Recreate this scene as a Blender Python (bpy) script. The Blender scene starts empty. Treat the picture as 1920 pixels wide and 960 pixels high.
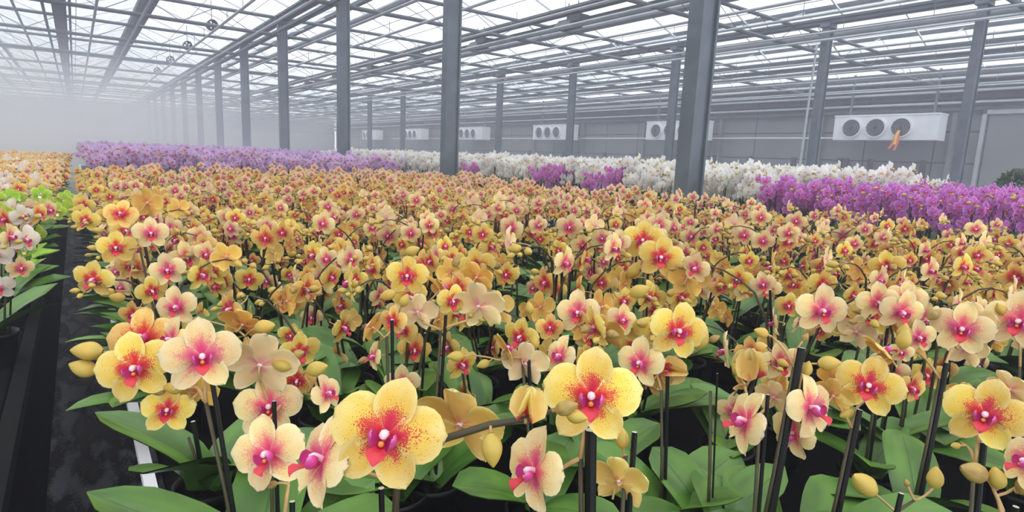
import bpy, math, random
import numpy as np
from mathutils import Matrix, Vector
rng = random.Random(7)
C = bpy.context.scene.collection
SC = bpy.context.scene

# ------------------------------------------------------------------ camera, sky, exposure
CAM = Vector((0, 0, 1.5))
F, CX, CY = 1100.0, 960.0, 480.0
def frame():
    D = Vector((140 - CX, 261 - CY, F)).normalized()
    H = Vector((1, 0.042, 0))
    N = H.cross(D).normalized()
    if N.y > 0: N = -N
    R = D.cross(N)
    if R.x < 0: R = -R
    return Matrix((R, D, N))          # rows: world X, Y, Z in camera axes (x right, y down, z forward)
M3 = frame()
cd = bpy.data.cameras.new('camera'); cam = bpy.data.objects.new('camera', cd); C.objects.link(cam)
cd.sensor_width = 36; cd.lens = F / 1920 * 36; cd.clip_start = 0.02; cd.clip_end = 300
rot = Matrix((M3.col[0], -M3.col[1], -M3.col[2])).transposed()
cam.matrix_world = Matrix.Translation(CAM) @ rot.to_4x4()
SC.camera = cam
CAMR = Vector(M3.col[0]); CAMU = -Vector(M3.col[1]); CAMF = Vector(M3.col[2])
def at(px, py, d):                     # world point seen at a pixel, d metres along the optical axis
    return CAM + (M3 @ Vector((px - CX, py - CY, F))) * (d / F)

w = bpy.data.worlds.new('overcast'); SC.world = w; w.use_nodes = True
nt = w.node_tree; bg = nt.nodes['Background']
tc = nt.nodes.new('ShaderNodeTexCoord'); sp = nt.nodes.new('ShaderNodeSeparateXYZ'); rp = nt.nodes.new('ShaderNodeValToRGB')
nt.links.new(tc.outputs['Generated'], sp.inputs[0]); nt.links.new(sp.outputs['Z'], rp.inputs[0]); nt.links.new(rp.outputs[0], bg.inputs[0])
rp.color_ramp.elements[0].position = 0.0; rp.color_ramp.elements[0].color = (0.62, 0.65, 0.72, 1)
rp.color_ramp.elements[1].position = 0.7; rp.color_ramp.elements[1].color = (0.98, 0.98, 1.0, 1)
bg.inputs[1].default_value = 1.0
SC.view_settings.view_transform = 'Standard'; SC.view_settings.look = 'None'
SC.view_settings.gamma = 1; SC.view_settings.use_curve_mapping = False
SC.view_settings.exposure = 1.2
SC.cycles.volume_bounces = 1; SC.cycles.transparent_max_bounces = 24
SC.cycles.max_bounces = 6; SC.cycles.diffuse_bounces = 3; SC.cycles.transmission_bounces = 4; SC.cycles.glossy_bounces = 2

# ------------------------------------------------------------------ helpers
def tag(o, label=None, cat=None, group=None, kind=None):
    if label: o['label'] = label
    if cat: o['category'] = cat
    if group: o['group'] = group
    if kind: o['kind'] = kind
    return o
def link(name, me, parent=None, mat=None):
    o = bpy.data.objects.new(name, me); C.objects.link(o)
    if parent: o.parent = parent
    return o
def empty(name, loc=(0, 0, 0), rz=0, parent=None):
    o = bpy.data.objects.new(name, None); C.objects.link(o); o.location = loc; o.rotation_euler = (0, 0, rz)
    o.empty_display_size = 0.05
    if parent: o.parent = parent
    return o

class MB:
    """collects verts, faces, material slots and uvs of one mesh"""
    def __init__(s): s.v, s.f, s.m, s.uv = [], [], [], []
    def add(s, vs, fs, m=0, uv=None):
        b = len(s.v); s.v += [tuple(p) for p in vs]
        s.uv += [tuple(q) for q in uv] if uv else [(0.0, 0.0)] * len(vs)
        for f in fs: s.f.append(tuple(i + b for i in f)); s.m.append(m)
        return s
    def box(s, lo, hi, m=0):
        x0, y0, z0 = lo; x1, y1, z1 = hi
        vs = [(x0,y0,z0),(x1,y0,z0),(x1,y1,z0),(x0,y1,z0),(x0,y0,z1),(x1,y0,z1),(x1,y1,z1),(x0,y1,z1)]
        return s.add(vs, [(0,3,2,1),(4,5,6,7),(0,1,5,4),(1,2,6,5),(2,3,7,6),(3,0,4,7)], m)
    def tube(s, pts, rad, n=6, m=0, caps=True, capm=None):
        pts = [Vector(p) for p in pts]
        if not hasattr(rad, '__len__'): rad = [rad] * len(pts)
        vs, up = [], None
        for i, p in enumerate(pts):
            t = (pts[min(i + 1, len(pts) - 1)] - pts[max(i - 1, 0)])
            t = t.normalized() if t.length > 1e-9 else Vector((0, 0, 1))
            if up is None: up = Vector((1, 0, 0)) if abs(t.x) < 0.8 else Vector((0, 1, 0))
            a = (up - t * up.dot(t)).normalized(); b = t.cross(a); up = a
            for k in range(n):
                q = 2 * math.pi * k / n
                vs.append(p + (a * math.cos(q) + b * math.sin(q)) * rad[i])
        fs = []
        for i in range(len(pts) - 1):
            for k in range(n):
                fs.append((i*n+k, i*n+(k+1) % n, (i+1)*n+(k+1) % n, (i+1)*n+k))
        s.add(vs, fs, m, [(0.5, i / max(1, len(pts) - 1)) for i in range(len(pts)) for k in range(n)])
        if caps:
            b = len(s.v) - len(vs)
            s.f.append(tuple(b + k for k in reversed(range(n)))); s.m.append(m)
            s.f.append(tuple(b + (len(pts)-1)*n + k for k in range(n))); s.m.append(m if capm is None else capm)
        return s
    def lathe(s, prof, n=16, m=0, center=(0,0,0)):
        vs = []
        for r, z in prof:
            for k in range(n):
                q = 2*math.pi*k/n; vs.append((center[0]+r*math.cos(q), center[1]+r*math.sin(q), center[2]+z))
        fs = []
        for i in range(len(prof)-1):
            for k in range(n): fs.append((i*n+k, i*n+(k+1)%n, (i+1)*n+(k+1)%n, (i+1)*n+k))
        return s.add(vs, fs, m, [(k/n, i/(len(prof)-1)) for i in range(len(prof)) for k in range(n)])
    def merge(s, o, mtx=None):
        vs = [mtx @ Vector(p) for p in o.v] if mtx else o.v
        b = len(s.v); s.v += [tuple(p) for p in vs]; s.uv += o.uv
        s.f += [tuple(i + b for i in f) for f in o.f]; s.m += o.m
        return s
    def mesh(s, name, mats, smooth=False):
        me = bpy.data.meshes.new(name); me.from_pydata(s.v, [], s.f)
        for mt in mats: me.materials.append(mt)
        me.polygons.foreach_set('material_index', s.m)
        if smooth: me.polygons.foreach_set('use_smooth', [True] * len(s.f))
        uvl = me.uv_layers.new(name='UVMap')
        li = np.empty(len(me.loops), dtype=np.int32); me.loops.foreach_get('vertex_index', li)
        uvl.data.foreach_set('uv', np.array(s.uv, dtype=np.float32)[li].ravel())
        me.update(); return me

# ------------------------------------------------------------------ materials
def new_mat(name):
    m = bpy.data.materials.new(name); m.use_nodes = True
    nt = m.node_tree; nt.nodes.clear()
    out = nt.nodes.new('ShaderNodeOutputMaterial')
    return m, nt, out
def node(nt, t, **kw):
    n = nt.nodes.new(t)
    for k, v in kw.items(): setattr(n, k, v)
    return n
def mixc(nt, fac, a, b):
    n = node(nt, 'ShaderNodeMix', data_type='RGBA')
    for s_, v in ((n.inputs[0], fac), (n.inputs[6], a), (n.inputs[7], b)):
        if isinstance(v, (int, float)): s_.default_value = v
        elif isinstance(v, tuple): s_.default_value = (*v, 1) if len(v) == 3 else v
        else: nt.links.new(v, s_)
    return n.outputs[2]
def mth(nt, op, a, b=None, clamp=False):
    n = node(nt, 'ShaderNodeMath', operation=op, use_clamp=clamp)
    for s_, v in ((n.inputs[0], a), (n.inputs[1], b)):
        if v is None: continue
        if isinstance(v, (int, float)): s_.default_value = v
        else: nt.links.new(v, s_)
    return n.outputs[0]
def smooth(nt, x, a, b, lo=0.0, hi=1.0):
    n = node(nt, 'ShaderNodeMapRange', interpolation_type='SMOOTHSTEP')
    nt.links.new(x, n.inputs[0])
    n.inputs[1].default_value = a; n.inputs[2].default_value = b; n.inputs[3].default_value = lo; n.inputs[4].default_value = hi
    return n.outputs[0]
def noise(nt, vec, scale, detail=3, w=None):
    n = node(nt, 'ShaderNodeTexNoise'); n.inputs['Scale'].default_value = scale; n.inputs['Detail'].default_value = detail
    if w is not None:
        n.noise_dimensions = '4D'; nt.links.new(w, n.inputs['W'])
    if vec is not None: nt.links.new(vec, n.inputs['Vector'])
    return n.outputs['Fac']
def lin(r, g, b):
    f = lambda c: (c/255/12.92 if c <= 10 else ((c/255+0.055)/1.055)**2.4)
    return (f(r), f(g), f(b))
def plain(name, col, rough=0.5, metal=0.0, var=0.15, scale=8.0, spec=0.5):
    m, nt, out = new_mat(name)
    p = node(nt, 'ShaderNodeBsdfPrincipled'); p.inputs['Roughness'].default_value = rough; p.inputs['Metallic'].default_value = metal
    p.inputs['Specular IOR Level'].default_value = spec
    t = node(nt, 'ShaderNodeTexCoord'); nz = noise(nt, t.outputs['Object'], scale)
    k = smooth(nt, nz, 0.3, 0.7)
    nt.links.new(mixc(nt, k, tuple(c*(1-var) for c in col), tuple(min(1, c*(1+var)) for c in col)), p.inputs['Base Color'])
    nt.links.new(p.outputs[0], out.inputs[0]); return m

def petal_mat(name, base, edge, blush, reach, speck, back=False, tl=0.3):
    """petal colour by its own length (v) and width (u): blush at the base, speckles further out, pale rim"""
    m, nt, out = new_mat(name)
    uv = node(nt, 'ShaderNodeUVMap'); sp = node(nt, 'ShaderNodeSeparateXYZ'); nt.links.new(uv.outputs[0], sp.inputs[0])
    oi = node(nt, 'ShaderNodeObjectInfo'); rnd = mth(nt, 'MULTIPLY', oi.outputs['Random'], 37.0)
    v = sp.outputs['Y']; u = mth(nt, 'ABSOLUTE', mth(nt, 'MULTIPLY', mth(nt, 'SUBTRACT', sp.outputs['X'], 0.5), 2.0))
    big = noise(nt, uv.outputs[0], 4.0, 2, rnd)
    col = mixc(nt, smooth(nt, mth(nt, 'ADD', mth(nt, 'MAXIMUM', u, v), mth(nt, 'MULTIPLY', mth(nt, 'SUBTRACT', big, 0.5), 0.5)), 0.55, 1.0), base, edge)
    d = mth(nt, 'ADD', v, mth(nt, 'MULTIPLY', u, 0.28))
    vein = node(nt, 'ShaderNodeTexWave'); vein.inputs['Scale'].default_value = 5.0; vein.inputs['Distortion'].default_value = 1.5
    nt.links.new(uv.outputs[0], vein.inputs['Vector'])
    col = mixc(nt, mth(nt, 'MULTIPLY', vein.outputs['Fac'], 0.10), col, tuple(c*0.75 for c in base))
    dd = mth(nt, 'ADD', d, mth(nt, 'MULTIPLY', mth(nt, 'SUBTRACT', big, 0.5), 0.35))
    if speck > 0:
        st = noise(nt, uv.outputs[0], 42.0, 1, rnd)
        thr = smooth(nt, dd, reach*0.5, reach*1.9, 0.34, 0.68)
        spots = smooth(nt, mth(nt, 'SUBTRACT', st, thr), -0.02, 0.03)
        col = mixc(nt, mth(nt, 'MULTIPLY', spots, speck), col, blush)
    col = mixc(nt, smooth(nt, dd, reach*1.3, reach*0.42, 0.0, 0.95), col, blush)
    hs = node(nt, 'ShaderNodeHueSaturation'); nt.links.new(col, hs.inputs['Color'])
    nt.links.new(mth(nt, 'ADD', 0.488, mth(nt, 'MULTIPLY', oi.outputs['Random'], 0.02)), hs.inputs['Hue'])
    nt.links.new(mth(nt, 'ADD', 0.88, mth(nt, 'MULTIPLY', oi.outputs['Random'], 0.2)), hs.inputs['Value'])
    df = node(nt, 'ShaderNodeBsdfDiffuse'); tr = node(nt, 'ShaderNodeBsdfTranslucent'); mx = node(nt, 'ShaderNodeMixShader')
    mx.inputs[0].default_value = tl
    for s_ in (df, tr): nt.links.new(hs.outputs[0], s_.inputs['Color'])
    nt.links.new(df.outputs[0], mx.inputs[1]); nt.links.new(tr.outputs[0], mx.inputs[2]); nt.links.new(mx.outputs[0], out.inputs[0])
    return m
PET = {  # front, back
 'yellow': (petal_mat('petal_yellow', lin(252,224,108), lin(255,240,160), lin(226,56,78), 0.40, 0.9),
       petal_mat('petal_yellow_back', lin(246,212,116), lin(252,234,156), lin(236,160,110), 0.22, 0.0)),
 'cream': (petal_mat('petal_cream', lin(254,230,164), lin(255,242,196), lin(236,80,132), 0.46, 0.6),
       petal_mat('petal_cream_back', lin(254,228,172), lin(255,242,198), lin(240,168,160), 0.34, 0.0)),
 'apricot': (petal_mat('petal_apricot', lin(249,210,116), lin(253,228,152), lin(224,54,68), 0.46, 0.8),
       petal_mat('petal_apricot_back', lin(241,196,100), lin(250,218,132), lin(234,144,96), 0.34, 0.0)),
 'white': (petal_mat('petal_white', lin(250,250,244), lin(252,252,252), lin(240,244,200), 0.15, 0.0, tl=0.4),) * 2,
 'magenta': (petal_mat('petal_magenta', lin(208,112,206), lin(232,170,232), lin(180,50,150), 0.26, 0.0),) * 2,
 'lilac': (petal_mat('petal_lilac', lin(216,182,230), lin(236,214,244), lin(200,120,204), 0.22, 0.0),) * 2,
 'blush': (petal_mat('petal_blush', lin(252,240,220), lin(253,248,238), lin(228,120,140), 0.28, 0.4),) * 2,
 'lime': (petal_mat('petal_lime', lin(190,225,70), lin(225,240,140), lin(150,200,50), 0.25, 0.0),) * 2,
}
def lip_mat(name, a, b, tip):
    m, nt, out = new_mat(name)
    uv = node(nt, 'ShaderNodeUVMap'); sp = node(nt, 'ShaderNodeSeparateXYZ'); nt.links.new(uv.outputs[0], sp.inputs[0])
    wv = node(nt, 'ShaderNodeTexWave'); wv.inputs['Scale'].default_value = 3.2; wv.inputs['Distortion'].default_value = 2.0
    nt.links.new(uv.outputs[0], wv.inputs['Vector'])
    col = mixc(nt, sp.outputs['Y'], a, b)
    col = mixc(nt, smooth(nt, wv.outputs['Fac'], 0.6, 0.9, 0, 0.45), col, tuple(c*0.45 for c in a))
    col = mixc(nt, smooth(nt, sp.outputs['Y'], 0.8, 1.0), col, tip)
    p = node(nt, 'ShaderNodeBsdfPrincipled'); p.inputs['Roughness'].default_value = 0.4
    nt.links.new(col, p.inputs['Base Color']); nt.links.new(p.outputs[0], out.inputs[0]); return m
LIPR = lip_mat('lip_red', lin(200,30,70), lin(225,62,62), lin(214,70,160))
LIPM = lip_mat('lip_side_lobe', lin(205,45,120), lin(220,80,160), lin(235,130,200))
LIPY = plain('lip_callus_orange', lin(235,150,70), 0.5, var=0.3, scale=200)
LIPW = plain('lip_white', lin(240,232,190), 0.5)
COLM = plain('column_pink_white', lin(246,214,224), 0.4, var=0.08, scale=60)
def green(name, a, b, rough, sc=2.0):
    m, nt, out = new_mat(name)
    uv = node(nt, 'ShaderNodeUVMap'); sp = node(nt, 'ShaderNodeSeparateXYZ'); nt.links.new(uv.outputs[0], sp.inputs[0])
    oi = node(nt, 'ShaderNodeObjectInfo')
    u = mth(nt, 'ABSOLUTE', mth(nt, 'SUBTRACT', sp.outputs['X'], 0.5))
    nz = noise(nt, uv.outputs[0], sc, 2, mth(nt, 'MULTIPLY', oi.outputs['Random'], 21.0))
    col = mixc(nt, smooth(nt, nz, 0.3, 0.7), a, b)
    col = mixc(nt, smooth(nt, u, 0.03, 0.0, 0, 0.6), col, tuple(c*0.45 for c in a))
    p = node(nt, 'ShaderNodeBsdfPrincipled'); p.inputs['Roughness'].default_value = rough
    nt.links.new(col, p.inputs['Base Color']); nt.links.new(p.outputs[0], out.inputs[0]); return m
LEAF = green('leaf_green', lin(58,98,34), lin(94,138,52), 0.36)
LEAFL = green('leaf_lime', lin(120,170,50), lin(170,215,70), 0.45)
LEAFD = green('leaf_dark', lin(40,62,34), lin(70,92,48), 0.6)
BUDY = green('bud_yellow', lin(206,170,72), lin(190,168,78), 0.5, 3.0)
BUDB = green('bud_brown', lin(150,118,62), lin(176,150,78), 0.5, 3.0)
STEM = plain('spike_green_brown', lin(66,60,36), 0.5, var=0.25, scale=30)
PEDI = plain('pedicel_peach', lin(196,158,104), 0.5, var=0.15, scale=30)
STAKE = plain('stake_black', lin(10,12,10), 0.45, var=0.3, scale=40, spec=0.3)
CUT = plain('stake_cut_end', lin(206,202,186), 0.6)
POT = plain('pot_black', lin(12,12,14), 0.4, var=0.2, scale=10, spec=0.25)
BARK = plain('bark_mix', lin(20,16,12), 0.9, var=0.6, scale=60, spec=0.1)
STEEL = plain('galvanised_steel', lin(102,112,120), 0.5, 0.35, 0.12, 5)
DSTEEL = plain('roof_steel', lin(92,99,106), 0.55, 0.2, 0.15, 3)
ALU = plain('white_aluminium', lin(232,232,236), 0.4, 0.0, 0.04, 4)
WPIPE = plain('pale_pipe', lin(176,182,186), 0.45, 0.1, 0.08, 3)
DARK = plain('dark_fixture', lin(60,64,68), 0.5, 0.2, 0.1, 5)
WHITEP = plain('white_casing', lin(238,240,246), 0.5, 0, 0.03, 3)
PANEL = plain('wall_panel_grey', lin(126,132,134), 0.6, 0, 0.10, 0.6)
DRAIL = plain('bench_edge_dark', lin(8,8,9), 0.8, 0, 0.2, 5, spec=0.15)  # near-black rail colour carries the shade along the left bench side
GAP = plain('wall_joint_dark', lin(70,74,76), 0.8, 0, 0.1, 2)
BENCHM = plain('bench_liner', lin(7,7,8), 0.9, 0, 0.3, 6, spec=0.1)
SCREEN = plain('screen_cloth_grey', lin(150, 152, 158), 0.8, 0, 0.1, 3)
ORANGE = plain('streamer_orange', lin(240,120,60), 0.6, 0, 0.1, 10)
YELLOWT = plain('streamer_yellow', lin(250,200,90), 0.6, 0, 0.1, 10)

# ------------------------------------------------------------------ building shell
YC = [3.17 + 4.05 * k for k in range(-1, 15)]
GX = [4.2 + 4.3 * k for k in range(-6, 5)]          # gutters
ZG, ZR = 1.5 + 3.1, 1.5 + 3.9
X0, X1, Y0, Y1 = GX[0], GX[-1], YC[0] - 2.0, YC[-1]

m, nt, out = new_mat('ground_cover')
t = node(nt, 'ShaderNodeTexCoord'); mp = node(nt, 'ShaderNodeMapping'); mp.inputs['Scale'].default_value = (11, 3.2, 1)
nt.links.new(t.outputs['Object'], mp.inputs[0])
n1 = noise(nt, mp.outputs[0], 1.0, 5); n2 = noise(nt, t.outputs['Object'], 70.0, 2)
k = smooth(nt, mth(nt, 'ADD', n1, mth(nt, 'MULTIPLY', mth(nt, 'SUBTRACT', n2, 0.5), 0.2)), 0.44, 0.60)
p = node(nt, 'ShaderNodeBsdfPrincipled'); p.inputs['Specular IOR Level'].default_value = 0.2
nt.links.new(mixc(nt, k, lin(5,5,6), lin(128,129,137)), p.inputs['Base Color'])
nt.links.new(smooth(nt, n1, 0.4, 0.6, 0.35, 0.8), p.inputs['Roughness']); nt.links.new(p.outputs[0], out.inputs[0])
GROUND = m
fl = link('floor', MB().box((X0, Y0, -0.1), (X1, Y1, 0)).mesh('floor', [GROUND])); tag(fl, kind='structure')

m, nt, out = new_mat('roof_glass')
tr = node(nt, 'ShaderNodeBsdfTransparent'); tr.inputs[0].default_value = (0.95, 0.97, 0.98, 1)
gl = node(nt, 'ShaderNodeBsdfGlossy'); gl.inputs['Roughness'].default_value = 0.05
fr = node(nt, 'ShaderNodeLayerWeight'); fr.inputs[0].default_value = 0.5
mx = node(nt, 'ShaderNodeMixShader'); nt.links.new(mth(nt, 'ADD', 0.03, mth(nt, 'MULTIPLY', mth(nt, 'POWER', fr.outputs['Facing'], 5.0), 0.4)), mx.inputs[0]); nt.links.new(tr.outputs[0], mx.inputs[1]); nt.links.new(gl.outputs[0], mx.inputs[2])
nt.links.new(mx.outputs[0], out.inputs[0]); GLASS = m

ceil = empty('ceiling', (0, 0, 0)); tag(ceil, kind='structure')
gut = MB().box((-0.11, Y0, -0.10), (0.11, Y1, 0.0)).box((-0.14, Y0, -0.03), (0.14, Y1, 0.02)).mesh('gutter', [DSTEEL])
rdg = MB().box((-0.07, Y0, -0.06), (0.07, Y1, 0.04)).mesh('ridge_beam', [DSTEEL])
for x in GX:
    o = link('gutter', gut, ceil); o.location = (x, 0, ZG)
for x in GX[:-1]:
    o = link('ridge_beam', rdg, ceil); o.location = (x + 2.15, 0, ZR)
# glazing bars and panes
sl = math.hypot(2.15, ZR - ZG); an = math.atan2(ZR - ZG, 2.15); PW = 4.05 / 2
barm = MB().box((0, -0.013, -0.035), (sl, 0.013, 0.0)).mesh('glazing_bar', [ALU])
panem = MB().box((0.05, 0.03, 0.0), (sl - 0.04, PW - 0.03, 0.006)).mesh('pane', [GLASS])
slopes = [(x, 1) for x in GX[:-1]] + [(x, -1) for x in GX[1:]]
spots = []
for x, s_ in slopes:
    y = YC[0] - 0.5 * PW
    while y < Y1 - 0.1:
        spots.append((x, s_, y)); y += PW
def vis(x, y, z):
    d = Vector((x, y, z)) - CAM; c = M3.transposed() @ d
    if c.z <= 0.2: return None
    return CX + F*c.x/c.z, CY + F*c.y/c.z, c.z
far_p, far_b, npane = [], [], 0
def near_key(t):
    q = vis(t[0] + t[1]*1.07, t[2] + 0.6, (ZG+ZR)/2)
    if q is None or not (-250 < q[0] < 2170 and -350 < q[1] < 400): return 1e9
    return q[2]
spots.sort(key=near_key)
def slope_m(x, s_, y):
    base = Matrix.Translation((x, y, ZG)) @ Matrix.Rotation(-an if s_ > 0 else an + math.pi, 4, 'Y')
    if s_ < 0: base = Matrix.Translation((x, y, ZG)) @ Matrix.Scale(-1, 4, (1, 0, 0)) @ Matrix.Rotation(-an, 4, 'Y')
    return base
fp, fb = MB(), MB()
pv = [((0.05, 0.03, 0)), ((sl-0.04, 0.03, 0)), ((sl-0.04, PW-0.03, 0)), ((0.05, PW-0.03, 0))]
barb = MB().box((0, -0.013, -0.035), (sl, 0.013, 0.0))
for i, (x, s_, y) in enumerate(spots):
    mt = slope_m(x, s_, y)
    if i < 290 and near_key((x, s_, y)) < 1e8:
        o = link('pane', panem, ceil); o.matrix_local = mt
        o = link('glazing_bar', barm, ceil); o.matrix_local = mt
    else:
        fp.add([mt @ Vector(q) for q in pv], [(0, 1, 2, 3)]); fb.merge(barb, mt)
o = link('far_panes', fp.mesh('far_panes', [GLASS]), ceil); tag(o, kind='stuff')
o = link('far_glazing_bars', fb.mesh('far_glazing_bars', [ALU]), ceil); tag(o, kind='stuff')
# trellis girders: one per 8.6 m span on every column line
zt, zb = 1.5 + 3.06, 1.5 + 2.66
chord = MB().tube([(0, 0, 0), (8.6, 0, 0)], 0.042, 8).mesh('bottom_chord', [DSTEEL])
chord2 = MB().tube([(0, 0, 0), (8.6, 0, 0)], 0.04, 8).mesh('top_chord', [DSTEEL])
web = MB(); nb = 12
for k in range(nb):
    xa, xb = 8.6*k/nb, 8.6*(k+1)/nb
    web.tube([(xa, 0, 0 if k % 2 else 0.4), (xb, 0, 0.4 if k % 2 else 0)], 0.008, 4)
web = web.mesh('web_bars', [DSTEEL])
for y in YC:
    for gx in GX[:-1:2]:
        g = link('roof_girder', chord, ceil); g.location = (gx, y, zb)
        a = link('top_chord', chord2, g); a.location = (0, 0, 0.4)
        a = link('web_bars', web, g); tag(a, kind='stuff')
# purlins across at mid bay, heating pipes and screen wires along the house
pipe = MB().tube([(0, Y0, 0), (0, Y1, 0)], 0.026, 6).mesh('heating_pipe', [WPIPE])
wire = MB().tube([(0, Y0, 0), (0, Y1, 0)], 0.006, 4).mesh('screen_wire', [DSTEEL])
rail = MB().box((-0.025, Y0, -0.03), (0.025, Y1, 0.03)).mesh('screen_rail', [DSTEEL])
hang = MB().tube([(0, 0, 0), (0, 0, 0.24)], 0.006, 4).mesh('pipe_hanger', [DSTEEL])
for gx in GX[:-1]:
    if gx < -9: continue
    for dx, dz in ((0.6, 2.55), (1.35, 2.48), (2.75, 2.50), (3.6, 2.55)):
        o = link('heating_pipe', pipe, ceil); o.location = (gx + dx, 0, 1.5 + dz)
    for dx in (0.3, 1.4, 2.3, 3.2):
        o = link('screen_wire', wire, ceil); o.location = (gx + dx, 0, 1.5 + 2.72)
    for dx, dz in ((0.2, 2.9), (-0.25, 2.66)):
        o = link('screen_rail', rail, ceil); o.location = (gx + dx, 0, 1.5 + dz)
    if gx > -1:
        for y in YC[:8]:
            for dx in (1.35, 2.75):
                for q in (0.9, 2.3):
                    o = link('pipe_hanger', hang, ceil); o.location = (gx + dx, y + q, 1.5 + 2.5)
bun = MB().tube([(0, Y0, 0), (0, Y1, 0)], 0.13, 10).mesh('folded_screen', [SCREEN])
for gx in GX[3:-1]:
    o = link('folded_screen', bun, ceil); o.location = (gx + 1.56, 0, 1.5 + 3.12); o.scale = (1, 1, 0.6)
# walls
def panel_wall(name, length, height, mats, pw, ph, only=None):
    root = link(name, MB().box((0, 0, 0), (length, 0.08, height)).mesh(name, [GAP])); tag(root, kind='structure')
    pm = MB().box((0.02, -0.03, 0.02), (pw - 0.02, 0.0, ph - 0.02)).mesh('panel', [mats])
    nx, nz = int(length / pw), int(height / ph + 0.01)
    for i in range(nx):
        if only and not (only[0] <= i * pw <= only[1]): continue
        for j in range(nz):
            o = link('panel', pm, root); o.location = (i * pw, rng.uniform(-0.012, 0), j * ph)
    return root
wr = panel_wall('wall_right', Y1 - Y0, 4.7, PANEL, 2.025, 0.94); wr.location = (X1 + 0.12, Y1, 0); wr.rotation_euler = (0, 0, -math.pi/2)
wl = panel_wall('wall_left', Y1 - Y0, 4.7, PANEL, 4.05, 1.56, (34, 60)); wl.location = (X0 - 0.12, Y0, 0); wl.rotation_euler = (0, 0, math.pi/2)
wb = panel_wall('wall_back', X1 - X0, 4.7, PANEL, 4.3, 1.56); wb.location = (X0, Y1 + 0.1, 0)

# columns
colp = MB()
for sx in (-1, 1): colp.box((sx*0.095-0.012, -0.07, 0), (sx*0.095+0.012, 0.07, 4.42))
colp.box((-0.085, -0.045, 0), (0.085, 0.045, 4.42))
colm = colp.mesh('shaft', [STEEL])
footm = MB().box((-0.16, -0.16, 0), (0.16, 0.16, 0.02)).mesh('base_plate', [STEEL])
headm = MB().box((-0.16, -0.1, 4.42), (0.16, 0.1, 4.5)).mesh('head_plate', [STEEL])
ORD = ['first','second','third','fourth','fifth','sixth','seventh','eighth','ninth','tenth','eleventh','twelfth','thirteenth','fourteenth','fifteenth',
       'sixteenth','seventeenth','eighteenth','nineteenth','twentieth','twenty-first','twenty-second','twenty-third','twenty-fourth','twenty-fifth','twenty-sixth','twenty-seventh','twenty-eighth','twenty-ninth','thirtieth']
def column(x, y, label, group):
    r = empty('steel_column', (x, y, 0)); tag(r, label, 'column', group)
    link('shaft', colm, r); link('base_plate', footm, r); link('head_plate', headm, r)
for k in range(12):
    column(4.2, YC[k+1], f'{ORD[k]} grey steel column counted from the widest one, beside the yellow orchids', 'columns beside the yellow orchid bench')
for k, y in enumerate([3.88, 6.53, 10.4, 14.4, 18.4, 22.4, 26.5, 30.5]):
    column(12.8, y, f'pale hazy column behind the white orchids, {ORD[k]} from the clear end of the hall', 'hazy columns of the second row')

# mist: thin everywhere, thicker clouds down the house
def fog(name, dens, col, shape=None, an=0.2):
    m, nt, out = new_mat(name)
    vs = node(nt, 'ShaderNodeVolumeScatter'); vs.inputs['Color'].default_value = (*col, 1); vs.inputs['Density'].default_value = dens; vs.inputs['Anisotropy'].default_value = an
    if shape: nt.links.new(shape(nt), vs.inputs['Density'])
    nt.links.new(vs.outputs[0], out.inputs['Volume']); return m
FOG1 = fog('mist_thin', 0.018, (0.58, 0.59, 0.69))
o = link('mist', MB().box((X0 + 0.1, -0.9, 0.02), (X1 - 0.1, Y1 - 0.1, 4.45)).mesh('mist', [FOG1]))
tag(o, 'thin white mist filling the whole glasshouse under the roof', 'mist', kind='stuff')
def shp(nt):
    t = node(nt, 'ShaderNodeTexCoord'); sp = node(nt, 'ShaderNodeSeparateXYZ'); nt.links.new(t.outputs['Object'], sp.inputs[0])
    r = mth(nt, 'POWER', node_len(nt, t.outputs['Object']), 2.0)
    nz = noise(nt, t.outputs['Object'], 2.2, 3)
    b = smooth(nt, mth(nt, 'ADD', r, mth(nt, 'MULTIPLY', mth(nt, 'SUBTRACT', nz, 0.5), 0.9)), 1.0, 0.1, 0.0, 0.13)
    return b
def node_len(nt, v):
    n = node(nt, 'ShaderNodeVectorMath', operation='LENGTH'); nt.links.new(v, n.inputs[0]); return n.outputs['Value']
FOG2 = fog('mist_cloud', 0.1, (0.58, 0.59, 0.69), shp)
o = link('mist', MB().box((-1, -1, -1), (1, 1, 1)).mesh('mist_cloud', [FOG2])); o.location = (-3.0, 25, 2.0); o.scale = (12, 18, 2.55)
tag(o, 'dense cloud of white mist hanging far down the aisle', 'mist', kind='stuff')
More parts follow.
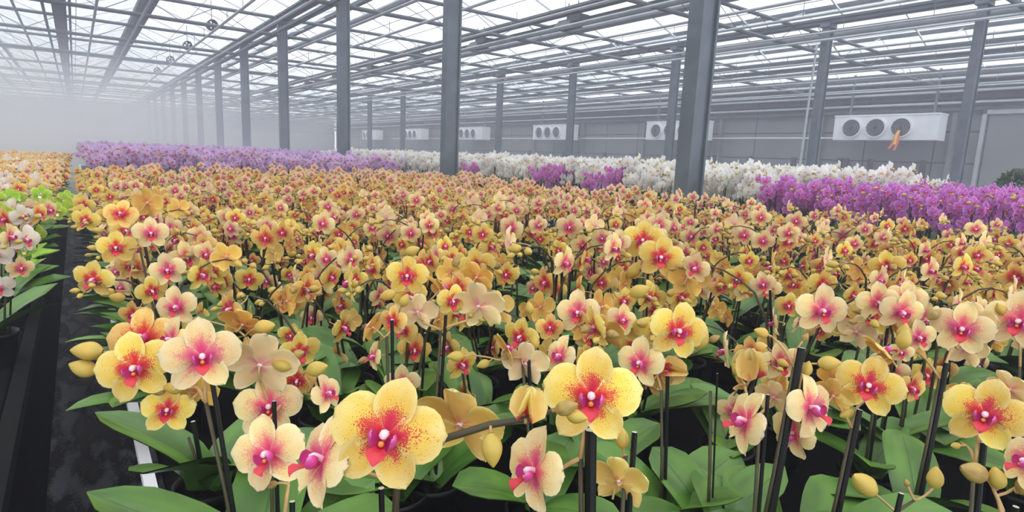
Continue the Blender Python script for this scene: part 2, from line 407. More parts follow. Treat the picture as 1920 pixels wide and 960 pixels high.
# ------------------------------------------------------------------ orchid geometry (unit flower: about 1 across, x right, y up, z outward)
def bump(v, k, p, claw):
    """half outline of a petal: an ellipse on the warped length, pinched to a claw at the base"""
    q = v ** k; s_ = math.sqrt(max(0.0, 1 - (2 * q - 1) ** 2)) ** p
    c = min(1.0, v / claw); c = c * c * (3 - 2 * c)
    return s_ * (0.20 + 0.80 * c)
def petal(L, W, ang, k, p, claw, cup, arch, z0, sd, nu, nv, both, flutter=0.022):
    """one petal with a front (slot 0) and a back (slot 1) skin"""
    r = random.Random(sd); ph = r.uniform(0, 6); tw = r.uniform(-0.10, 0.10); ca, sa = math.cos(ang), math.sin(ang)
    out = MB()
    for side in ((0, 1) if both else (0,)):
        vs, uv = [], []
        for j in range(nv + 1):
            v = (1 - math.cos(math.pi * (0.08 + 0.92 * j / nv))) / 2; v = v if j else 0.0
            wd = W * 0.5 * bump(v, k, p, claw) + (0.025 if j == 0 else 0.004)
            for i in range(nu + 1):
                u = 2 * i / nu - 1
                x = u * wd; y = L * (v - 0.05 * v * v * u * u)
                z = z0 + arch * math.sin(math.pi * v * 0.9) + cup * u * u * wd * 2 + tw * x * v + flutter * math.sin(7 * v + 3 * u + ph) * v * abs(u) - 0.06 * v * v * L
                if side: z -= 0.006
                vs.append((x * ca + y * sa, -x * sa + y * ca, z)); uv.append(((u + 1) / 2, v))
        fs = []
        for j in range(nv):
            for i in range(nu):
                a = j * (nu + 1) + i; q = (a, a + 1, a + nu + 2, a + nu + 1)
                fs.append(q if not side else q[::-1])
        out.add(vs, fs, side, uv)
    return out
def lobe(pts, half, nu, cup, m):
    """surface swept along pts with half widths (side vector x), cupped"""
    vs, uv, n = [], [], len(pts)
    for j, (p_, h, sv) in enumerate(zip(pts, half, cup)):
        for i in range(nu + 1):
            u = 2 * i / nu - 1
            q = Vector(p_) + Vector(sv[0]) * (u * h) + Vector(sv[1]) * (u * u * h)
            vs.append(q); uv.append(((u + 1) / 2, j / (n - 1)))
    fs = []
    for j in range(n - 1):
        for i in range(nu):
            a = j * (nu + 1) + i; fs.append((a, a + 1, a + nu + 2, a + nu + 1))
    return MB().add(vs, fs, m, uv)
R_ = math.radians
def flower_parts(sd, nu, nv, both=True, lipdet=1):
    r = random.Random(sd); j = lambda a: r.uniform(-a, a)
    d = {}
    d['dorsal'] = petal(0.52 + j(.02), 0.36 + j(.03), R_(j(4)), 1.12, 1.0, 0.30, 0.18, 0.03, -0.012, sd + 1, nu, nv, both)
    d['sep_l'] = petal(0.51 + j(.02), 0.32 + j(.02), R_(-142 + j(6)), 1.05, 1.0, 0.30, 0.16, 0.03, -0.014, sd + 2, nu, nv, both)
    d['sep_r'] = petal(0.51 + j(.02), 0.32 + j(.02), R_(142 + j(6)), 1.05, 1.0, 0.30, 0.16, 0.03, -0.014, sd + 3, nu, nv, both)
    d['pet_l'] = petal(0.52 + j(.02), 0.50 + j(.03), R_(-80 + j(6)), 1.2, 0.95, 0.45, -0.10, 0.07, 0.010, sd + 4, nu, nv, both)
    d['pet_r'] = petal(0.52 + j(.02), 0.50 + j(.03), R_(80 + j(6)), 1.2, 0.95, 0.45, -0.10, 0.07, 0.010, sd + 5, nu, nv, both)
    lip = MB(); n = 4 if lipdet else 2
    for s_ in (-1, 1):                     # side lobes stand up beside the column
        P, Hh, Cu = [], [], []
        for q, (x, y, z, h) in enumerate([(0.02, -0.06, 0.03, 0.015), (0.075, -0.07, 0.08, 0.06), (0.125, -0.045, 0.13, 0.085), (0.125, -0.015, 0.18, 0.065), (0.095, 0.005, 0.215, 0.014)]):
            P.append((s_ * x, y, z)); Hh.append(h); Cu.append(((s_ * 0.15, 0.85, -0.35), (-s_ * 0.5, 0, 0.2)))
        lip.merge(lobe(P, Hh, n, Cu, 1))
    P, Hh, Cu = [], [], []                 # tongue
    for (y, z, h) in [(-0.06, 0.03, 0.025), (-0.10, 0.10, 0.035), (-0.125, 0.17, 0.05), (-0.155, 0.23, 0.085), (-0.19, 0.265, 0.08), (-0.225, 0.275, 0.035), (-0.245, 0.265, 0.006)]:
        P.append((0, y, z)); Hh.append(h); Cu.append(((1, 0, 0), (0, 0.35, 0.35)))
    lip.merge(lobe(P, Hh, n, Cu, 0))
    if lipdet:
        lip.lathe([(0.0, 0.035), (0.022, 0.025), (0.03, 0.0), (0.02, -0.02)], 8, 2, (0, -0.075, 0.13))
    d['lip'] = lip
    col = MB()
    if lipdet:
        col.tube([(0, -0.005, -0.03), (0, 0.005, 0.02), (0, 0.015, 0.07), (0, 0.008, 0.115), (0, -0.012, 0.145), (0, -0.03, 0.155)], [0.03, 0.034, 0.032, 0.042, 0.038, 0.012], 8)
    else:
        col.tube([(0, 0, -0.02), (0, 0.0, 0.13)], [0.035, 0.045], 4)
    d['column'] = col
    return d
LIPS = {'white': [LIPY, LIPW, LIPY], 'lime': [LIPW, LIPW, LIPY]}
def kit(variant, sd):
    """meshes of one flower: separate petals for near plants, one light mesh for far ones"""
    mats = list(PET[variant]); lm = LIPS.get(variant, [LIPR, LIPM, LIPY])
    full = flower_parts(sd, 6, 9)
    near = {k_: b.mesh('petal', mats if k_ not in ('lip', 'column') else (lm if k_ == 'lip' else [COLM]), True) for k_, b in full.items()}
    def joined(nu, nv, both, ld):
        pp = flower_parts(sd, nu, nv, both, ld); o = MB()
        for k_, b in pp.items():
            b2 = MB().merge(b)
            off = 0 if k_ not in ('lip', 'column') else (2 if k_ == 'lip' else 5)
            b2.m = [q + off for q in b2.m]; o.merge(b2)
        return o
    allm = mats + lm + [COLM]
    mid = joined(4, 6, True, 1); low = joined(2, 4, False, 0)
    return dict(near=near, mid=mid.mesh('flower', allm, True), low=low, lowm=low.mesh('flower', allm, True), mats=allm, variant=variant)
KITS = {v: [kit(v, 100 + 17 * i + 7 * n) for n in range(2)] for i, v in enumerate(PET)}
# buds: pointed eggs with three seams, tip along +z
def bud_mesh(name, mat, n=12, rows=8):
    vs, uv = [], []
    for j in range(rows + 1):
        t_ = j / rows
        for k_ in range(n):
            q = 2 * math.pi * k_ / n
            rr = 0.33 * (math.sin(math.pi * (0.03 + 0.955 * t_) ** 0.82)) ** 0.8 * (1 - 0.10 * abs(math.cos(1.5 * q)) ** 6)
            vs.append((rr * math.cos(q), rr * math.sin(q), t_)); uv.append((abs(math.cos(1.5 * q)) ** 4 * 0.45, t_))
    fs = [(j*n+k_, j*n+(k_+1) % n, (j+1)*n+(k_+1) % n, (j+1)*n+k_) for j in range(rows) for k_ in range(n)]
    return MB().add(vs, fs, 0, uv)
BUDG = bud_mesh('bud', BUDY); BUDL = bud_mesh('bud', BUDY, 6, 4)
BUDM = {'y': BUDG.mesh('bud', [BUDY], True), 'b': BUDG.mesh('bud', [BUDB], True)}
# an opening bud: inner egg with three lifting sepals
ob = MB()
for k_ in range(3):
    pp = petal(0.95, 0.62, 0, 1.0, 0.8, 0.15, 0.55, -0.10, 0.20, 300 + k_, 4, 5, True, 0.0)
    mt = Matrix.Rotation(2.094 * k_, 4, 'Z') @ Matrix.Rotation(R_(90), 4, 'X') @ Matrix.Rotation(R_(-8), 4, 'X')
    ob.merge(pp, mt)
OPENB = {v: ob.mesh('opening_bud', list(reversed(PET[v])), True) for v in ('yellow', 'cream', 'apricot')}
# leaves: thick strap, creased along the midrib, base at origin, growing along +y and arching over
def leaf_geo(L, W, rise, droop, sd, nu=4, nv=8):
    r = random.Random(sd); tw = r.uniform(-0.3, 0.3); vs, uv = [], []
    for s_ in (0, 1):
        for j in range(nv + 1):
            v = j / nv; wd = W * 0.5 * (0.30 + 0.70 * math.sin(math.pi * min(1, 0.12 + v * 0.72)) ** 0.8) * (1 - max(0, (v - 0.72) / 0.28) ** 2.4) + 0.001
            y = L * v * math.cos(R_(rise) * (1 - v)) ; z = L * (math.sin(R_(rise)) * v - droop * v * v)
            for i in range(nu + 1):
                u = 2 * i / nu - 1
                vs.append((u * wd, y, z + abs(u) ** 1.3 * wd * 0.42 * (1 - 0.6 * v) + tw * u * wd * v - 0.0018 * s_)); uv.append(((u + 1) / 2, v))
    n1 = (nu + 1) * (nv + 1); fs = []
    for s_ in (0, 1):
        for j in range(nv):
            for i in range(nu):
                a = s_ * n1 + j * (nu + 1) + i; q = (a, a + 1, a + nu + 2, a + nu + 1)
                fs.append(q if not s_ else q[::-1])
    return MB().add(vs, fs, 0, uv)
LSH = [(0.20, 0.090, 52, 0.36, 1), (0.18, 0.088, 64, 0.34, 2), (0.165, 0.085, 76, 0.22, 3), (0.21, 0.095, 38, 0.34, 4)]
LG = [leaf_geo(*q) for q in LSH]; LGL = [leaf_geo(*q, 2, 4) for q in LSH]
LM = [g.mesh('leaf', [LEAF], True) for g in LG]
# pot with bark
potg = MB().lathe([(0.0, 0.004), (0.044, 0.0), (0.047, 0.01), (0.055, 0.092), (0.060, 0.094), (0.060, 0.106), (0.055, 0.106), (0.053, 0.085)], 20)
POTM = potg.mesh('pot', [POT], True)
bg_ = MB()
for k_ in range(16):
    a, rr = rng.uniform(0, 6.28), 0.043 * math.sqrt(rng.random()); s_ = rng.uniform(0.006, 0.011)
    bg_.box((rr*math.cos(a) - s_, rr*math.sin(a) - s_*0.7, 0.078), (rr*math.cos(a) + s_, rr*math.sin(a) + s_*0.7, 0.088 + rng.uniform(0, 0.006)))
bg_.lathe([(0.0, 0.083), (0.0525, 0.082)], 16)
BARKM = bg_.mesh('bark', [BARK])
potl = MB().lathe([(0.044, 0.0), (0.060, 0.106), (0.053, 0.09), (0.0, 0.085)], 8)

def face_m(pos, n, up=Vector((0, 0, 1)), roll=0.0, size=0.09):
    """flower matrix: looks along n, roll turns its top clockwise as seen by someone it faces"""
    n = Vector(n).normalized(); y = (up - n * up.dot(n))
    y = y.normalized() if y.length > 1e-4 else Vector((0, 1, 0)); x = y.cross(n)
    m_ = Matrix((x, y, n)).transposed().to_4x4()
    return Matrix.Translation(pos) @ m_ @ Matrix.Rotation(-roll, 4, 'Z') @ Matrix.Scale(size, 4)
def dir_m(pos, z, size, spin=0.0, flat=1.0):
    z = Vector(z).normalized(); h = Vector((1, 0, 0)) if abs(z.x) < 0.8 else Vector((0, 1, 0))
    x = (h - z * h.dot(z)).normalized(); y = z.cross(x)
    return Matrix.Translation(pos) @ Matrix((x, y, z)).transposed().to_4x4() @ Matrix.Rotation(spin, 4, 'Z') @ Matrix.Scale(size, 4)
def bez(a, b, c, n=5):
    a, b, c = Vector(a), Vector(b), Vector(c)
    return [a*(1-t)**2 + b*2*t*(1-t) + c*t*t for t in (i/n for i in range(n+1))]

def proto(sd, variants, top=0.50, nfl=(4, 5), nsp=2, fs=0.082, spread=0.17, nb=(3, 4), cloud=False, leaf=0, az0=None):
    """description of one potted orchid in its own frame (origin under the pot, flowers lean to -y)"""
    r = random.Random(sd); d = dict(flowers=[], buds=[], spikes=[], stakes=[], leaves=[], leafmat=leaf)
    a0 = r.uniform(0, 3.14) if az0 is None else az0
    for k_ in range(r.choice((5, 6))):
        a = a0 + (k_ % 2) * math.pi + r.uniform(-0.55, 0.55)
        d['leaves'].append((Matrix.Translation((0, 0, 0.085 + 0.006 * k_)) @ Matrix.Rotation(a, 4, 'Z') @ Matrix.Scale(r.uniform(0.8, 1.08), 4), r.randrange(4)))
    for s_ in range(nsp):
        az = r.uniform(-0.9, 0.9) + (s_ * 1.6 - 0.8 if nsp > 1 else 0)
        ox, oy = (s_ - (nsp - 1) / 2) * 0.036 + r.uniform(-.008, .008), r.uniform(-.02, .02)
        th = top - r.uniform(0.12, 0.20); lean = Vector((r.uniform(-.05, .05), r.uniform(-.05, .03), 0))
        base = Vector((ox, oy, 0.085)); tip = Vector((ox, oy, th)) + lean
        d['stakes'].append([base + Vector((0.007, 0, -0.05)), tip + Vector((0.007, 0, 0.035))])
        dr = Vector((math.sin(az), -math.cos(az) * 0.8, 0)); sdv = Vector((dr.y, -dr.x, 0)) * -1
        L = spread * r.uniform(0.8, 1.15); H = (top - th) * r.uniform(0.75, 1.0)
        arc = lambda t: tip + dr * (L * t) + Vector((0, 0, H * (2.0 * t - 1.45 * t * t) if t > 0 else H * 2.0 * t * 0.9))
        pts = [base, base.lerp(tip, 0.5) + Vector((r.uniform(-.008, .008), r.uniform(-.008, .008), 0)), tip.lerp(base, 0.12)] + [arc(t) for t in (0.12, 0.3, 0.5, 0.7, 0.88, 1.0)]
        tubes = [(pts, [0.0036, 0.0034, 0.003] + [0.0026, 0.0024, 0.0021, 0.0018, 0.0015, 0.0012])]
        nf, nbu = r.randint(*nfl), r.randint(*nb)
        for i in range(nf):
            t = -0.22 + 0.95 * i / max(1, nf - 1); sg = 1 if i % 2 else -1
            p0 = arc(t)
            nrm = (Vector((0, -1, -0.12)) * r.uniform(0.5, 1.1) + sdv * sg * r.uniform(0.1, 0.7) + dr * r.uniform(0.0, 0.6)).normalized()
            if r.random() < 0.22: nrm = Vector((r.uniform(-1, 1), r.uniform(-0.6, 1), -0.1)).normalized()
            off = sdv * (sg * r.uniform(0.018, 0.036)) + Vector((0, 0, r.uniform(-0.014, 0.016)))
            if cloud: off = sdv * (sg * r.uniform(0.02, 0.05)) + Vector((0, 0, r.uniform(-0.06, 0.04)))
            pc = p0 + off + nrm * 0.022
            v = r.choice(variants)
            d['flowers'].append((face_m(pc, nrm, roll=r.uniform(-0.35, 0.35), size=fs * r.uniform(0.78, 1.08)), v, r.randrange(2)))
            tubes.append((bez(p0, p0 + off * 0.7 - nrm * 0.008, pc - nrm * 0.004, 3), 0.0013))
        for i in range(nbu):
            t = 0.80 + 0.26 * i / max(1, nbu - 1); sg = 1 if i % 2 else -1
            p0 = arc(min(t, 1.0)); u = (sdv * sg * 0.8 + dr * (0.4 + i * 0.25) + Vector((0, 0, -0.15 + r.uniform(-.2, .3)))).normalized()
            sz = 0.029 * (1 - 0.15 * i) * r.uniform(0.85, 1.1); pc = p0 + u * 0.014
            d['buds'].append((dir_m(pc, u, sz, r.uniform(0, 6)), 'y' if r.random() < 0.7 else 'b'))
            tubes.append(([p0, pc + u * 0.002], 0.0011))
        d['spikes'].append(tubes)
    return d
_cache = {}
def tubes_mb(tubes, n=6):
    o = MB()
    for i, (pts, rad) in enumerate(tubes): o.tube(pts, rad, n if i == 0 else max(3, n - 1), 0 if i == 0 else 1)
    return o
LEAFMATS = [LEAF, LEAFL]
NEARNAMES = (('dorsal', 'sepal'), ('sep_l', 'sepal'), ('sep_r', 'sepal'), ('pet_l', 'petal'), ('pet_r', 'petal'), ('lip', 'lip'))
def add_flower(root, mt, variant, n, tier):
    K = KITS[variant][n]
    if tier == 'A':
        f_ = link('flower', K['near']['column'], root); f_.matrix_local = mt
        for key, nm in NEARNAMES: link(nm, K['near'][key], f_)
    else:
        f_ = link('flower', K['mid'] if tier == 'B' else K['lowm'], root); f_.matrix_local = mt
    return f_
def build_plant(d, name, loc, rz, tier, label, group, cat='orchid', scale=1.0):
    """a potted orchid of parts: near tier A has its petals as sub-parts, tier B one mesh per flower, tier D light flowers"""
    root = empty(name, loc, rz); root.scale = (scale,) * 3; tag(root, label, cat, group)
    key = id(d); ck = _cache.get((key, tier))
    if ck is None:
        ck = {}
        ns = 7 if tier == 'A' else (5 if tier == 'B' else 4)
        ck['spikes'] = [tubes_mb(t, ns).mesh('flower_spike', [STEM, PEDI], True) for t in d['spikes']]
        ck['stakes'] = [MB().tube(s_, d.get('stake_r', 0.0030), 8 if tier == 'A' else 5, 0, True, 1).mesh('stake', [STAKE, CUT], False) for s_ in d['stakes']]
        fo = MB()
        for mt, g in d['leaves']: fo.merge((LG if tier == 'A' else LGL)[g], mt)
        ck['foliage'] = fo.mesh('leaves', [LEAFMATS[d['leafmat']]], True)
        ck['lm'] = LM if d['leafmat'] == 0 else LM
        _cache[(key, tier)] = ck
    link('pot', POTM, root)
    if tier in 'AB': link('bark', BARKM, root)
    for me in ck['stakes']: link('stake', me, root)
    for me in ck['spikes']: link('flower_spike', me, root)
    if tier == 'A':
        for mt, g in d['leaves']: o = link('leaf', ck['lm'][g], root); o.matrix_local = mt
    else:
        tag(link('leaves', ck['foliage'], root), kind='stuff')
    for mt, v, n in d['flowers']: add_flower(root, mt, v, n, tier)
    for mt, k_ in d['buds']:
        o = link('bud', OPENB[k_] if k_ in OPENB else BUDM[k_], root); o.matrix_local = mt
    return root
class Mass:
    """one joined mesh of many far plants"""
    def __init__(s): s.V, s.Fq, s.M, s.U, s.n, s.mats = [], [], [], [], 0, []
    def slot(s, mt):
        if mt not in s.mats: s.mats.append(mt)
        return s.mats.index(mt)
    def add(s, mb, mt, mats):
        key = id(mb)
        g = _cache.get(('np', key))
        if g is None:
            g = (np.array(mb.v, dtype=np.float64).reshape(-1, 3), np.array([f for f in mb.f if len(f) == 4], dtype=np.int64), np.array([m_ for f, m_ in zip(mb.f, mb.m) if len(f) == 4], dtype=np.int64), np.array(mb.uv))
            _cache[('np', key)] = g; _cache[('keep', key)] = mb
        A = np.array(mt)
        s.V.append(g[0] @ A[:3, :3].T + A[:3, 3]); s.Fq.append(g[1] + s.n); s.U.append(g[3])
        s.M.append(np.array([s.slot(q) for q in mats])[g[2]]); s.n += len(g[0])
    def build(s, name):
        V, Q, M_, U = np.concatenate(s.V), np.concatenate(s.Fq), np.concatenate(s.M), np.concatenate(s.U)
        me = bpy.data.meshes.new(name); me.vertices.add(len(V)); me.vertices.foreach_set('co', V.astype(np.float32).ravel())
        me.loops.add(Q.size); me.loops.foreach_set('vertex_index', Q.astype(np.int32).ravel())
        me.polygons.add(len(Q)); me.polygons.foreach_set('loop_start', np.arange(0, Q.size, 4, dtype=np.int32))
        me.polygons.foreach_set('material_index', M_.astype(np.int32)); me.polygons.foreach_set('use_smooth', np.ones(len(Q), dtype=bool))
        for mt in s.mats: me.materials.append(mt)
        uvl = me.uv_layers.new(name='UVMap'); uvl.data.foreach_set('uv', U[Q.ravel()].astype(np.float32).ravel())
        me.update(); me.validate(); return me
def mass_plant(ms, d, loc, rz, scale=1.0, leaves=True):
    T = Matrix.Translation(loc) @ Matrix.Rotation(rz, 4, 'Z') @ Matrix.Scale(scale, 4)
    for mt, v, n in d['flowers']: K = KITS[v][n]; ms.add(K['low'], T @ mt, K['mats'])
    for mt, k_ in d['buds']: ms.add(BUDL, T @ mt, [BUDY])
    ck = _cache.get((id(d), 'mass'))
    if ck is None:
        sp_ = MB()
        for t in d['spikes']: sp_.tube(t[0][0][::2] + [t[0][0][-1]], 0.002, 3, 0, False)
        for s_ in d['stakes']: sp_.tube(s_, 0.003, 3, 1, False)
        fo = MB()
        for mt, g in d['leaves']: fo.merge(LGL[g], mt)
        ck = _cache[(id(d), 'mass')] = (sp_, fo)
    ms.add(ck[0], T, [STEM, STAKE])
    if leaves: ms.add(ck[1], T, [LEAFMATS[d['leafmat']]]); ms.add(potl, T, [POT])

# ------------------------------------------------------------------ benches
ZB = 0.80
def bench(name, x0, x1, y0, y1, label, rm=None, rw=0.018, rh=0.045):
    rm = rm or ALU
    r = empty(name, ((x0+x1)/2, (y0+y1)/2, 0)); tag(r, label, 'bench')
    hx, hy = (x1-x0)/2, (y1-y0)/2
    link('table_top', MB().box((-hx+0.03, -hy+0.03, ZB-0.03), (hx-0.03, hy-0.03, ZB)).mesh('table_top', [BENCHM]), r)
    for s_ in (-1, 1):
        link('edge_rail', MB().box((s_*hx-rw, -hy, ZB+0.025-rh), (s_*hx+rw, hy, ZB+0.025)).mesh('edge_rail', [rm]), r)
        link('end_rail', MB().box((-hx+0.02, s_*hy-0.018, ZB-0.045), (hx-0.02, s_*hy+0.018, ZB+0.025)).mesh('end_rail', [ALU]), r)
    ny = max(2, int((y1-y0)/3)+1); lm = MB().box((-0.02, -0.02, 0), (0.02, 0.02, ZB-0.04)).mesh('leg', [STEEL])
    for i in range(ny):
        for s_ in (-0.8, 0.8):
            o = link('leg', lm, r); o.location = (s_*hx, -hy + 0.2 + (2*hy-0.4)*i/(ny-1), 0)
    if rm is DRAIL: link('added_shade_panel', MB().box((hx-0.03, -hy, 0.02), (hx-0.022, hy, ZB-0.03)).mesh('added_shade_panel', [BENCHM]), r)  # added black panel standing in for the shade under the left bench
    return r
bench('growing_bench', 0.078, 3.98, -0.55, 7.45, 'wide growing bench with white aluminium edge rail under the yellow and peach orchids', None, 0.011, 0.03)
bench('growing_bench', 0.065, 3.98, 7.6, 20.0, 'far growing bench under the hazy lilac orchids at the end of the aisle')
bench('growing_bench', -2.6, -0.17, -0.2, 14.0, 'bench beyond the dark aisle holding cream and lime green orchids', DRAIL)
bench('growing_bench', 4.46, 8.2, -0.9, 22.0, 'bench behind the row of steel columns holding white and magenta orchids')

# ------------------------------------------------------------------ hero orchids (measured from the photograph: where, how big, which way they face)
def img_dir(pos, yaw, pitch):
    n = (CAM - pos).normalized(); up = Vector((0, 0, 1)); r_ = up.cross(n).normalized()
    n = Matrix.Rotation(R_(yaw), 3, up) @ n
    ax = up.cross(n).normalized(); return Matrix.Rotation(R_(-pitch), 3, ax) @ n
HERO = []
def hero(dist, stakes, flowers, buds, label, arcs=None, leaves=(), sr=0.0032, loose=()):
    HERO.append(dict(dist=dist, stakes=stakes, flowers=flowers, buds=buds, label=label, arcs=arcs, leaves=leaves, sr=sr))
V = {'Y': 'yellow', 'P': 'cream', 'O': 'apricot'}
# flowers: (px, py, width px, yaw, pitch, roll, variant[, extra distance]); buds: (px, py, length px, angle on the picture, colour, ...)
hero(0.78, [(398, 715, 415, 960)], [(254, 689, 136, -18, -6, -14, 'Y'), (379, 668, 140, 0, -2, 0, 'P', -.01), (268, 634, 120, -25, 12, -8, 'O', .05), (322, 636, 84, -50, 0, 10, 'P', .05),
     (314, 768, 92, -8, -6, 8, 'Y', .03), (372, 735, 76, 160, -10, 0, 'O', .05)],
     [(193, 660, 56, 175, 'y'), (181, 698, 50, 160, 'y'), (311, 731, 26, 190, 'b'), (345, 728, 38, 175, 'y')],
     'orchid beside the aisle rail with two yellow buds reaching out over the dark floor', leaves=[(248, 1.2, 1), (285, 1.25, 1), (320, 1.2, 2), (60, 1.2, 2), (150, 1.2, 2)])
hero(0.84, [(514, 752, 520, 930)], [(487, 684, 138, 168, -4, -10, 'P'), (505, 762, 122, -8, -4, 0, 'P', .03), (455, 608, 92, 150, 20, -20, 'O', .06), (557, 712, 70, -10, -30, 0, 'O', .06), (612, 738, 74, 48, 0, 0, 'P', .04), (333, 575, 78, -30, -5, -12, 'P', .12)],
     [(575, 696, 44, 15, 'y'), (545, 690, 38, 160, 'y'), (478, 616, 42, 10, 'y'), (548, 668, 26, 20, 'b')],
     'orchid with a large pale cream flower seen from behind and a short cut stake', leaves=[(20, .9, 0), (180, .9, 1), (100, .8, 2), (280, .8, 3)])
hero(0.50, [(715, 915, 735, 960)], [(724, 814, 216, -10, -4, 12, 'Y', -.01), (606, 862, 180, -72, 2, -8, 'P', .01), (862, 795, 180, 158, -6, -4, 'Y', .05)],
     [(920, 812, 62, 275, 'y'), (985, 790, 74, 80, 'yellow'), (1040, 770, 46, 18, 'b'), (1062, 778, 40, -8, 'y')],
     'orchid with the largest yellow red-speckled flower and a dark bare spike of fat buds', arcs=[(745, 905), (790, 850), (835, 822), (920, 796), (1000, 783), (1050, 765)], leaves=[(30, .9, 0), (150, .9, 0), (260, .8, 1)], sr=0.0026)
hero(0.66, [(548, 940, 548, 975)], [(505, 850, 148, -32, -8, -22, 'P')], [(520, 905, 22, 200, 'b')],
     'orchid with one pink-veined cream flower turned to the aisle, lip pointing down', leaves=[(70, 1.0, 3), (200, .9, 0), (330, .9, 1)])
hero(0.585, [(1108, 806, 1108, 960)], [(1108, 742, 184, 2, -3, 0, 'Y', -.015), (1003, 882, 158, -52, -14, -4, 'P', -.005)], [(1150, 770, 20, 20, 'b')],
     'orchid with a big upright yellow flower topping a thick black stake', leaves=[(10, .9, 1), (190, 1.0, 0), (110, .8, 2)], sr=0.0058)
hero(0.70, [(1190, 810, 1180, 960)], [(1160, 902, 118, 165, -14, 4, 'Y')], [(1168, 840, 42, 95, 'y')],
     'low orchid with one apricot flower facing away behind a slim cut stake', leaves=[(20, .9, 0), (140, .9, 1), (270, .7, 2)], sr=0.0034)
hero(1.0, [(1252, 700, 1250, 900)], [(1270, 620, 112, 18, -4, 14, 'Y'), (1202, 680, 96, -25, -8, -4, 'P', .02), (1232, 706, 60, 160, -10, 0, 'O', .02)],
     [(1305, 655, 48, 70, 'y'), (1237, 690, 56, 350, 'yellow'), (1330, 640, 22, 30, 'b')],
     'orchid with a bright yellow red-eyed flower above two flowers and a fat bud', leaves=[(0, 1.0, 0), (200, .9, 3), (110, .9, 1), (290, .7, 2)])
hero(1.02, [(990, 640, 1000, 800)], [(945, 655, 72, 110, 6, -10, 'O'), (985, 682, 92, 170, -12, 0, 'P'), (1052, 668, 80, -52, 0, 0, 'P', .02)],
     [(870, 668, 32, 180, 'y'), (1000, 655, 30, 80, 'y'), (918, 678, 26, 200, 'y')],
     'orchid of half-closed pale flowers seen from behind with a thin bud arm', leaves=[(30, .9, 0), (170, .9, 1), (280, .8, 3)])
hero(1.14, [(1120, 600, 1118, 780)], [(1031, 614, 54, 0, -4, 0, 'O'), (1085, 586, 84, -14, -4, -6, 'P'), (1130, 622, 84, 170, 8, 8, 'O', .02), (1165, 600, 64, 30, -4, 14, 'P', .03)],
     [(1180, 552, 40, 20, 'y'), (1150, 545, 26, 80, 'b'), (995, 590, 26, 100, 'y')],
     'orchid in the second rank with a tiny round red-eyed flower at its side', leaves=[(0, .9, 0), (180, .9, 1), (250, .8, 3), (80, .8, 2)])
hero(1.10, [(836, 590, 824, 760)], [(897, 574, 104, 165, 6, 8, 'P'), (783, 585, 78, 172, -6, -6, 'P'), (857, 540, 66, -10, -4, 0, 'O', .05), (893, 520, 70, 160, 10, 10, 'O', .06), (763, 517, 80, 0, -4, 4, 'Y', .06), (825, 545, 70, 120, 20, 30, 'O', .03)],
     [(742, 548, 32, 200, 'y'), (760, 475, 30, 20, 'y'), (850, 500, 24, 60, 'b')],
     'orchid showing yellow backs of several flowers round one bright front-facing flower', leaves=[(0, .9, 0), (180, .9, 3), (100, .8, 1)])
hero(1.05, [(735, 600, 738, 780)], [(699, 614, 66, -120, 4, -14, 'O'), (703, 668, 56, -70, -10, 0, 'P'), (738, 600, 58, -30, -8, 0, 'O', .03)], [(690, 672, 20, 200, 'b'), (752, 575, 28, 60, 'y')],
     'slender orchid carrying a small hanging pink-lipped flower over dark leaves', leaves=[(20, .8, 0), (200, .9, 1), (110, .8, 2)])
hero(0.86, [(1440, 740, 1425, 950)], [(1400, 790, 124, -62, -4, 8, 'P'), (1450, 745, 72, 160, -6, 0, 'P', .05), (1390, 720, 40, 120, 0, 0, 'O', .05)],
     [(1407, 712, 66, 95, 'yellow'), (1388, 705, 30, 120, 'y')],
     'orchid with a cream flower in profile sticking out its red lip, crumpled yellow bud above', leaves=[(60, 1.0, 0), (140, 1.0, 3), (270, .9, 1), (330, .8, 2)], sr=0.003)
hero(0.88, [(1503, 652, 1448, 940)], [(1518, 764, 124, 58, -4, 0, 'P'), (1488, 812, 100, -40, -25, 0, 'P', .02), (1562, 742, 76, 172, -6, 0, 'O', .04)],
     [(1533, 682, 42, 5, 'y'), (1510, 705, 30, 80, 'y'), (1440, 628, 30, 160, 'y'), (1505, 640, 18, 60, 'b')],
     'orchid on a black stake leaning sideways with a yellow flower in side view', leaves=[(40, 1.0, 0), (160, 1.0, 1), (220, .9, 3), (300, .8, 2)], sr=0.0058)
hero(0.90, [(1612, 768, 1572, 950)], [(1628, 722, 118, 4, -4, 10, 'Y'), (1565, 712, 66, 160, 0, 0, 'O', .03), (1650, 660, 80, 120, 30, 20, 'O', .06)],
     [(1650, 752, 32, 20, 'y'), (1600, 770, 30, 200, 'y'), (1690, 655, 40, 80, 'y')],
     'orchid with a neat round yellow pink-eyed flower above broad green leaves', leaves=[(20, 1.05, 3), (150, 1.05, 0), (250, .9, 1), (330, 1.0, 0)], sr=0.0045)
hero(0.78, [(1845, 830, 1835, 950)], [(1847, 776, 138, 0, -6, 5, 'Y', -.01), (1893, 730, 84, 150, 10, 20, 'P', .04), (1808, 742, 60, 170, 0, -8, 'O', .05)],
     [(1800, 835, 20, 180, 'y')], 'orchid with a full yellow flower showing a large white-rimmed red lip', leaves=[(60, .9, 0), (170, .9, 1), (280, .9, 3)], sr=0.004)
